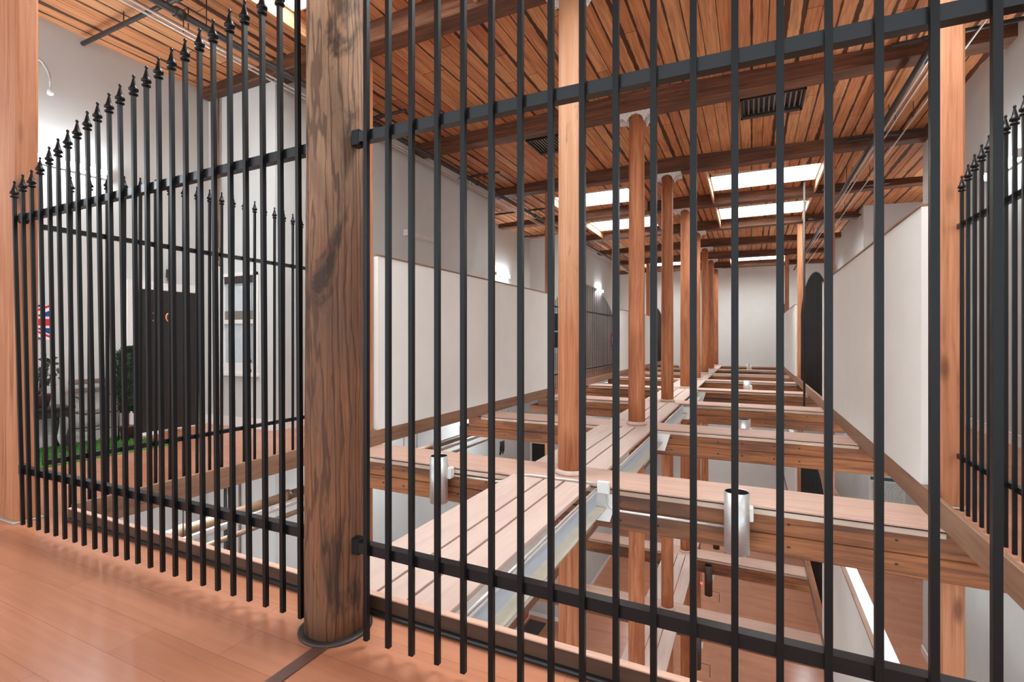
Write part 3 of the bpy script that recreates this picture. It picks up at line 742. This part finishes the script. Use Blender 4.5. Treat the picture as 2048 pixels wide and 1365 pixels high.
# ------------------------------------------------------------------ left corridor: door, window, flag, plants
XW = -7.54
def frame_and_door(xw, y0, y1, z, h, leafmat, idx, label, digits=False, plate=True):
    t = thing('door_%d' % idx, (xw, (y0+y1)/2, z), label, 'door'); t['kind'] = 'structure'; del t['category']
    m = MB(); m.box(xw+0.001, xw+0.045, y0-0.14, y0, z, z+h+0.11, bevel=0.004)
    m.box(xw+0.001, xw+0.045, y1, y1+0.09, z, z+h+0.11, bevel=0.004); m.box(xw+0.001, xw+0.045, y0, y1, z+h, z+h+0.11, bevel=0.004)
    m.build('door_frame', M['trim_white'], t)
    l = B(xw+0.001, xw+0.03, y0+0.004, y1-0.004, z+0.012, z+h-0.003, bevel=0.003).build('door_leaf', M[leafmat], t)
    m = MB(); w = y1-y0
    for a, b in ((0.10, 0.46), (0.54, 0.90)):
        for c, d in ((0.08, 0.40), (0.48, 0.78), (0.85, 0.95)):
            ya, yb, za, zb = y0+w*a, y0+w*b, z+h*c, z+h*d
            m.box(xw+0.030, xw+0.036, ya, yb, za, zb, bevel=0.002)
    m.build('panel', M[leafmat], l)
    B(xw+0.001, xw+0.06, y0, y1, z+0.0, z+0.011).build('threshold', M['white_metal'], t)
    if plate: 
        B(xw+0.045, xw+0.075, y0-0.095, y0-0.02, z+1.08, z+1.21, bevel=0.004).build('lock_plate', M['door_black'], t)
    return t, l
d1, leaf = frame_and_door(XW, 3.93, 4.71, 0, 1.98, 'door_black', 1, 'black panelled apartment door with white frame and copper numerals, left corridor')
# copper numerals 3 and 0
def stroke(parent, pts, name):
    MB().tube(pts, 0.011, 8).build(name, M['brass'], parent)
yc, zn = 4.135, 1.605
p3 = []
for cz, a0, a1 in ((0.028, 2.5, -1.4), (-0.028, 1.4, -2.5)):
    for k in range(9):
        a = a0+(a1-a0)*k/8; p3.append((XW+0.043, yc+0.030*math.cos(a), zn+cz+0.030*math.sin(a)))
stroke(leaf, p3, 'numeral')
yc = 4.315
p0 = [(XW+0.043, yc+0.034*math.cos(2*PI*k/20), zn+0.055*math.sin(2*PI*k/20)) for k in range(21)]
stroke(leaf, p0, 'numeral')
# lantern over the door
t = thing('wall_lantern', (XW+0.06, 4.33, 2.2), 'small black lantern on the wall above the black door', 'lantern')
MB().lathe([(0.03, 0), (0.05, 0.01), (0.05, 0.03), (0.038, 0.04), (0.055, 0.12), (0.06, 0.13), (0.03, 0.17), (0.012, 0.19), (0.018, 0.21), (0.006, 0.235)], (XW+0.075, 4.33, 2.12), 8).build('body', M['door_black'], t)
B(XW+0.001, XW+0.03, 4.30, 4.36, 2.17, 2.29, bevel=0.004).build('back_plate', M['door_black'], t)

def sash_window(x0, x1, y, z0, z1, idx, label, dark=False):
    t = thing('window_%d' % idx, ((x0+x1)/2, y, z0), label, 'window'); t['kind'] = 'structure'; del t['category']
    f = 0.05
    m = MB()
    m.box(x0, x0+f, y-0.05, y-0.001, z0, z1, bevel=0.004); m.box(x1-f, x1, y-0.05, y-0.001, z0, z1, bevel=0.004)
    m.box(x0, x1, y-0.05, y-0.001, z1-f, z1, bevel=0.004); m.box(x0-0.02, x1+0.02, y-0.065, y-0.001, z0-0.02, z0+0.03, bevel=0.004)
    m.build('window_frame', M['trim_white'], t)
    zm = z0+(z1-z0)*0.52
    m = MB(); m.box(x0+f, x1-f, y-0.042, y-0.012, zm-0.03, zm+0.03, bevel=0.003)
    m.box(x0+f, x1-f, y-0.035, y-0.012, z0+0.03, z0+0.17, bevel=0.003)
    m.build('sash_rail', M['trim_white'], t)
    B(x0+f, x1-f, y-0.012, y-0.008, z0+0.03, z1-f).build('pane', M['dark_in' if dark else 'glass'], t)
    if dark: return t
    m = MB(); n = 24; w = x1-x0-2*f-0.16
    for k in range(n):
        a = x0+f+0.08+w*k/n; dy = 0.004*math.sin(k*1.9)
        m.box(a, a+w/n, y-0.0205+dy*0.5, y-0.0165+dy*0.5, z0+0.17, z1-f-0.14)
    m.build('curtain', M['curtain'], t)
    B(x0+f, x1-f, y-0.036, y-0.013, z1-f-0.10, z1-f, bevel=0.006).build('blind_roll', M['pipe_dark'], t)
    B(x0+f, x1-f, y-0.026, y-0.013, zm+0.03, zm+0.16).build('lower_band', M['vent_slat'], t)
    return t
sash_window(-7.17, -6.42, 4.925, 0.77, 2.27, 1, 'tall white sash window on the left jog wall beyond the black door')
sash_window(-6.86, -6.22, 17.3, 0.80, 2.28, 3, 'white framed window with dark panes behind the middle left fence', True)
t = thing('iron_scroll', (-6.52, 4.86, 0.80), 'small black iron scroll on the white window sill', 'ornament')
MB().tube([(-6.52+0.028*math.sin(k*0.9), 4.865, 0.803+0.02*k) for k in range(12)], 0.006, 6).build('scroll', M['door_black'], t)

# flag on the wall
def clip(poly, x0, x1, y0, y1):
    for ax, lim, s in ((0, x0, 1), (0, x1, -1), (1, y0, 1), (1, y1, -1)):
        out = []
        for i in range(len(poly)):
            a, b = poly[i-1], poly[i]; da, db = (a[ax]-lim)*s, (b[ax]-lim)*s
            if da*db < 0:
                f = da/(da-db); out.append((a[0]+(b[0]-a[0])*f, a[1]+(b[1]-a[1])*f))
            if db >= 0: out.append(b)
        poly = out
    return poly
FY0, FY1, FZ0, FZ1 = 2.24, 3.03, 1.29, 1.70
t = thing('flag', (XW, (FY0+FY1)/2, FZ0), 'blue, white and red crossed flag pinned to the wall behind the left post', 'flag')
fc = ((FY0+FY1)/2, (FZ0+FZ1)/2)
B(XW+0.002, XW+0.006, FY0, FY1, FZ0, FZ1).build('field', M['flag_blue'], t)
def diag(w, x0, x1, name, mat, offs=0.0):
    m = MB(); hw, hh = (FY1-FY0)/2, (FZ1-FZ0)/2; L = math.hypot(hw, hh)
    for sgn in (1, -1):
        d = (hw/L, sgn*hh/L); n = (-d[1], d[0])
        for e in (1, -1):
            o = offs*e
            pts = [(fc[0]+n[0]*(o-w/2), fc[1]+n[1]*(o-w/2)), (fc[0]+e*d[0]*L*1.3+n[0]*(o-w/2), fc[1]+e*d[1]*L*1.3+n[1]*(o-w/2)), (fc[0]+e*d[0]*L*1.3+n[0]*(o+w/2), fc[1]+e*d[1]*L*1.3+n[1]*(o+w/2)), (fc[0]+n[0]*(o+w/2), fc[1]+n[1]*(o+w/2))]
            c = clip(pts, FY0, FY1, FZ0, FZ1)
            if len(c) > 2: m.prism(c, lambda u, v, q: (q, u, v), x0+(0.0001 if sgn > 0 else 0), x1+(0.0001 if sgn > 0 else 0))
    m.build(name, M[mat], t)
diag(0.078, XW+0.006, XW+0.0066, 'white_saltire', 'flag_white')
diag(0.026, XW+0.0067, XW+0.0072, 'red_saltire', 'flag_red', 0.012)
m = MB(); m.box(XW+0.0074, XW+0.008, FY0, FY1, fc[1]-0.068, fc[1]+0.068); m.box(XW+0.0074, XW+0.008, fc[0]-0.068, fc[0]+0.068, FZ0, FZ1); m.build('white_cross', M['flag_white'], t)
m = MB(); m.box(XW+0.0082, XW+0.0088, FY0, FY1, fc[1]-0.041, fc[1]+0.041); m.box(XW+0.0082, XW+0.0088, fc[0]-0.041, fc[0]+0.041, FZ0, FZ1); m.build('red_cross', M['flag_red'], t)

# turf rug
t = thing('turf_rug', (-6.95, 2.9, 0), 'green artificial turf rug under the table and bench on the left', 'rug')
B(-7.50, -6.40, 1.95, 3.78, 0.0005, 0.012).build('backing', M['grass'], t)
m = MB(); rr = random.Random(3)
for k in range(5200):
    x, y = rr.uniform(-7.49, -6.41), rr.uniform(1.96, 3.77); a = rr.uniform(0, PI); h = rr.uniform(0.02, 0.038); w = 0.006
    v = [m.bm.verts.new((x+w*math.cos(a), y+w*math.sin(a), 0.011)), m.bm.verts.new((x-w*math.cos(a), y-w*math.sin(a), 0.011)), m.bm.verts.new((x+rr.uniform(-.012, .012), y+rr.uniform(-.012, .012), 0.011+h))]
    m.bm.faces.new(v)
g = m.build('blades', M['grass'], t); g['kind'] = 'stuff'

# black side table with curved legs
t = thing('side_table', (-7.28, 2.86, 0.013), 'low black side table with curved legs against the left wall', 'table')
B(-7.46, -7.10, 2.50, 3.06, 0.49, 0.52, bevel=0.006).build('table_top', M['table'], t)
B(-7.43, -7.13, 2.54, 3.02, 0.40, 0.489, bevel=0.004).build('apron', M['table'], t)
for lx, sx in ((-7.42, -1), (-7.14, 1)):
    for ly, sy in ((2.55, -1), (3.0, 1)):
        MB().tube(arc([(lx, ly, 0.44), (lx+sx*0.03, ly+sy*0.035, 0.33), (lx-sx*0.01, ly-sy*0.015, 0.12), (lx+sx*0.02, ly+sy*0.03, 0.03)]), 0.02, 8).build('leg', M['table'], t)
def leaves(m, c, rad, n, ln, rr, shell=0.6):
    for k in range(n):
        u = rr.uniform(-1, 1); a = rr.uniform(0, 2*PI); s = math.sqrt(1-u*u); q = rr.uniform(shell, 1)
        d = Vector((s*math.cos(a), s*math.sin(a), u))
        p = Vector(c)+Vector((d.x*rad[0], d.y*rad[1], d.z*rad[2]))*q
        up = (d+Vector((rr.uniform(-.6, .6), rr.uniform(-.6, .6), rr.uniform(0, .9)))).normalized()
        sd = up.cross(Vector((rr.uniform(-1, 1), rr.uniform(-1, 1), rr.uniform(-1, 1)))).normalized()
        L = ln*rr.uniform(0.6, 1.2); w = L*0.28
        v = [m.bm.verts.new(x) for x in (p, p+up*L*0.5+sd*w, p+up*L, p+up*L*0.5-sd*w)]
        m.bm.faces.new(v)
t = thing('potted_plant', (-7.30, 2.80, 0.521), 'dark leafy plant in a maroon pot on the black side table', 'plant')
MB().lathe([(0.07, 0), (0.085, 0.01), (0.11, 0.13), (0.115, 0.15), (0.10, 0.15)], (-7.30, 2.80, 0.521), 18).build('pot', M['pot'], t)
rr = random.Random(8)
for k in range(6):
    dy = rr.uniform(-0.05, 0.18); dx = rr.uniform(-0.07, 0.07); h = rr.uniform(0.2, 0.42)
    MB().tube(arc([(-7.30, 2.80, 0.66), (-7.30+dx*0.4, 2.80+dy*0.4, 0.66+h*0.6), (-7.30+dx, 2.80+dy, 0.66+h)]), 0.006, 6).build('stem', M['stem'], t)
    for q in range(3):
        m = MB(); leaves(m, (-7.30+dx*(0.5+q*0.25), 2.80+dy*(0.5+q*0.25), 0.66+h*(0.45+q*0.27)), (0.05, 0.05, 0.04), 7, 0.075, rr, 0.1)
        m.build('leaf_cluster', M['leaf'], t)
# bench
t = thing('garden_bench', (-7.30, 3.30, 0.013), 'slim dark metal bench with grey brown back slat against the left wall', 'bench')
B(-7.45, -7.42, 3.13, 3.53, 0.74, 0.80, bevel=0.006).build('back_slat', M['bench_wood'], t)
B(-7.45, -7.42, 3.13, 3.53, 0.64, 0.69, bevel=0.005).build('back_slat', M['bench_wood'], t)
for i in range(4):
    B(-7.42+i*0.07, -7.37+i*0.07, 3.14, 3.52, 0.40, 0.418, bevel=0.003).build('seat_slat', M['bench_wood'], t)
for y in (3.14, 3.52):
    MB().tube([(-7.435, y, 0.014), (-7.435, y, 0.78)], 0.011, 8).build('leg', M['table'], t)
    MB().tube([(-7.15, y, 0.014), (-7.15, y, 0.40)], 0.011, 8).build('leg', M['table'], t)
    MB().tube(arc([(-7.435, y, 0.6), (-7.18, y, 0.6), (-7.15, y, 0.40)]), 0.009, 8).build('arm', M['table'], t)
m = MB(); m.tube([(-7.15, 3.14, 0.395), (-7.15, 3.52, 0.395)], 0.008, 6); m.tube([(-7.15, 3.14, 0.2), (-7.15, 3.52, 0.2)], 0.006, 6); m.tube([(-7.435, 3.14, 0.2), (-7.435, 3.52, 0.2)], 0.006, 6)
m.build('stretcher', M['table'], t)
# cypress
t = thing('topiary', (-7.22, 3.66, 0.013), 'narrow dark green artificial cypress in a small pot beside the door', 'plant')
MB().lathe([(0.07, 0), (0.09, 0.16), (0.095, 0.17), (0.085, 0.17)], (-7.22, 3.66, 0.013), 16).build('pot', M['pot'], t)
MB().tube([(-7.22, 3.66, 0.17), (-7.22, 3.66, 0.5)], 0.012, 8).build('stem', M['stem'], t)
m = MB(); rr = random.Random(21)
for k in range(3400):
    z = rr.random(); prof_r = 0.12*(0.72+0.28*math.sin(min(1, z*2.2)*PI/2))*(1 if z < 0.8 else math.sqrt(max(0.0, 1-((z-0.8)/0.2)**2))*0.9+0.1)
    a = rr.uniform(0, 2*PI); q = rr.uniform(0.55, 1); p = Vector((-7.22+prof_r*q*math.cos(a), 3.66+prof_r*q*math.sin(a), 0.35+0.84*z))
    up = Vector((math.cos(a)*0.5, math.sin(a)*0.5, rr.uniform(0.3, 1))).normalized(); sd = up.cross(Vector((rr.uniform(-1, 1), rr.uniform(-1, 1), 0.2))).normalized()
    L = rr.uniform(0.025, 0.05); w = 0.009
    v = [m.bm.verts.new(x) for x in (p-sd*w, p+sd*w, p+up*L)]; m.bm.faces.new(v)
m.lathe([(0.05, 0.37), (0.085, 0.45), (0.09, 0.9), (0.06, 1.08), (0.02, 1.16)], (-7.22, 3.66, 0), 14)
m.build('foliage', M['leaf'], t)
t = thing('boot_tray', (-7.38, 4.0, 0.001), 'small white tray on the floor at the foot of the black door', 'tray')
B(-7.47, -7.27, 3.82, 4.12, 0.001, 0.02, bevel=0.004).build('base', M['white'], t)

# ------------------------------------------------------------------ fire extinguisher cabinets
def cabinet(x, s, y0, y1, z0, z1, label):
    t = thing('extinguisher_cabinet', (x, (y0+y1)/2, z0), label, 'cabinet', 'fire extinguisher cabinets')
    f = lambda a, b: sorted((x+s*a, x+s*b))
    a, b = f(0.001, 0.10); B(a, b, y0, y1, z0, z1, bevel=0.006).build('case', M['red'], t)
    a, b = f(0.10, 0.106); w = y1-y0; h = z1-z0
    B(a, b, y0+w*0.26, y1-w*0.26, z0+0.24*h, z0+0.72*h, bevel=0.002).build('window_pane', M['white'], t)
    a, b = f(0.107, 0.112); ym = (y0+y1)/2
    m = MB(); m.box(a, b, ym-0.10, ym+0.10, z0+0.27*h, z0+0.56*h, bevel=0.002); m.box(a, b, ym-0.03, ym+0.03, z0+0.56*h, z0+0.61*h); m.box(a, b, ym-0.08, ym+0.13, z0+0.615*h, z0+0.64*h)
    m.build('symbol', M['red'], t)
    a, b = f(0.113, 0.116); m = MB(); m.box(a, b, ym-0.075, ym+0.075, z0+0.32*h, z0+0.5*h); m.build('symbol_label', M['white'], t)

yq = YPOST[2]-0.11
t = thing('extinguisher_cabinet', (XL-0.137, yq, 1.0), 'small red fire extinguisher cabinet on the far left square post', 'cabinet', 'fire extinguisher cabinets')
B(XL-0.21, XL-0.065, yq-0.12, yq-0.002, 1.0, 1.5, bevel=0.006).build('case', M['red'], t)
B(XL-0.17, XL-0.10, yq-0.127, yq-0.121, 1.1, 1.38).build('window_pane', M['white'], t)

# ------------------------------------------------------------------ storey below: door, windows, notice board, art
def jog_door(x0, x1, y, z, h, mat, idx, label):
    t = thing('door_%d' % idx, ((x0+x1)/2, y, z), label, 'door'); t['kind'] = 'structure'; del t['category']
    m = MB(); m.box(x0-0.09, x0, y-0.045, y-0.001, z, z+h+0.09, bevel=0.004); m.box(x1, x1+0.09, y-0.045, y-0.001, z, z+h+0.09, bevel=0.004); m.box(x0, x1, y-0.045, y-0.001, z+h, z+h+0.09, bevel=0.004)
    m.build('door_frame', M['trim_white'], t)
    B(x0+0.004, x1-0.004, y-0.03, y-0.001, z+0.012, z+h-0.003, bevel=0.003).build('door_leaf', M[mat], t)
    MB().lathe([(0.012, 0), (0.022, 0.01), (0.022, 0.03), (0.01, 0.04)], (x1-0.08, y-0.05, z+1.0), 10).build('door_knob', M['steel'], t)
    return t
jog_door(-7.44, -6.92, 17.3, LV[1], 1.98, 'door_black', 2, 'dark door with white frame on the far jog wall of the storey below')
sash_window(-6.82, -6.2, 17.3, LV[1]+0.8, LV[1]+2.3, 2, 'white sash window beside the dark door of the storey below')
frame_and_door(XW, 16.3, 17.12, LV[2], 2.0, 'door_orange', 3, 'orange red door on the lowest floor at the left', plate=False)
tag(B(-7.40, -6.75, 16.2, 17.0, LV[2]+0.001, LV[2]+0.012, bevel=0.004).build('doormat', M['mat'], loc=(-7.05, 16.6, LV[2]+0.001)), 'dark grey doormat in front of the orange red door', 'doormat')
t = thing('notice_board', (3.42, 17.28, -3.75), 'white notice board with dark teal header on the wall of the storey below', 'board')
B(3.02, 3.86, 17.25, 17.298, -3.75, -2.58, bevel=0.004).build('frame', M['white_metal'], t)
B(3.05, 3.83, 17.245, 17.2495, -3.72, -2.72).build('face', M['board_face'], t)
B(3.05, 3.83, 17.244, 17.2495, -2.71, -2.62).build('header', M['board_green'], t)
m = MB(); rr = random.Random(4)
for k in range(18):
    z = -2.78-k*0.05; x = 3.09
    while x < 3.78:
        w = rr.uniform(0.03, 0.09); m.box(x, min(x+w, 3.8), 17.2435, 17.2448, z-0.012, z); x += w+0.02
m.build('printed_lines', M['board_ink'], t)
t = thing('wall_art', (XW, 14.9, -2.35), 'small black metal wall ornament on the lower left wall', 'wall art')
m = MB()
for k in range(5): m.tube(arc([(XW+0.03, 14.75+0.07*k, -2.55+0.06*(k % 3)), (XW+0.05, 14.85+0.04*k, -2.35), (XW+0.03, 14.8+0.06*k, -2.12-0.05*(k % 2))]), 0.022, 6)
m.build('ornament', M['door_black'], t)
B(XW+0.001, XW+0.02, 14.8, 15.0, -2.42, -2.28, bevel=0.003).build('back_plate', M['door_black'], t)
t = thing('indicator_light', (-1.02, YB[3]-0.5, LV[1]-0.7), 'tiny red indicator light by the lower walkway', 'light')
MB().lathe([(0.02, 0), (0.03, 0.01), (0.03, 0.04), (0.02, 0.05)], (-1.22, YB[3]-0.44, LV[1]-0.73), 10).build('lens', M['led'], t)
MB().tube([(-1.22, YB[3]-0.44, LV[1]-0.68), (-1.22, YB[3]-0.44, LV[1]-0.36)], 0.006, 6).build('cord', M['dark_in'], t)

# ------------------------------------------------------------------ world, camera, colour
w = bpy.data.worlds.new('World'); SC.world = w; w.use_nodes = True
bg = w.node_tree.nodes['Background']; bg.inputs[0].default_value = (0.80, 0.92, 1.0, 1); bg.inputs[1].default_value = 1.55
cam = bpy.data.cameras.new('Camera'); co = bpy.data.objects.new('Camera', cam); COL.objects.link(co)
cam.sensor_fit = 'HORIZONTAL'; cam.sensor_width = 36; cam.lens = 36*1000/2048
cam.shift_y = -4.5/2048
co.location = (0, 0, 1.30); co.rotation_euler = (PI/2, 0, math.radians(25.6))
cam.clip_start = 0.05; cam.clip_end = 200
SC.camera = co
vs = SC.view_settings
SC.display_settings.display_device = 'sRGB'
vs.view_transform = 'Standard'; vs.look = 'None'; vs.gamma = 1; vs.use_curve_mapping = False
vs.exposure = 0.8
SC.cycles.max_bounces = 8; SC.cycles.diffuse_bounces = 5; SC.cycles.glossy_bounces = 3
SC.cycles.sample_clamp_indirect = 6
SC.cycles.use_denoising = True
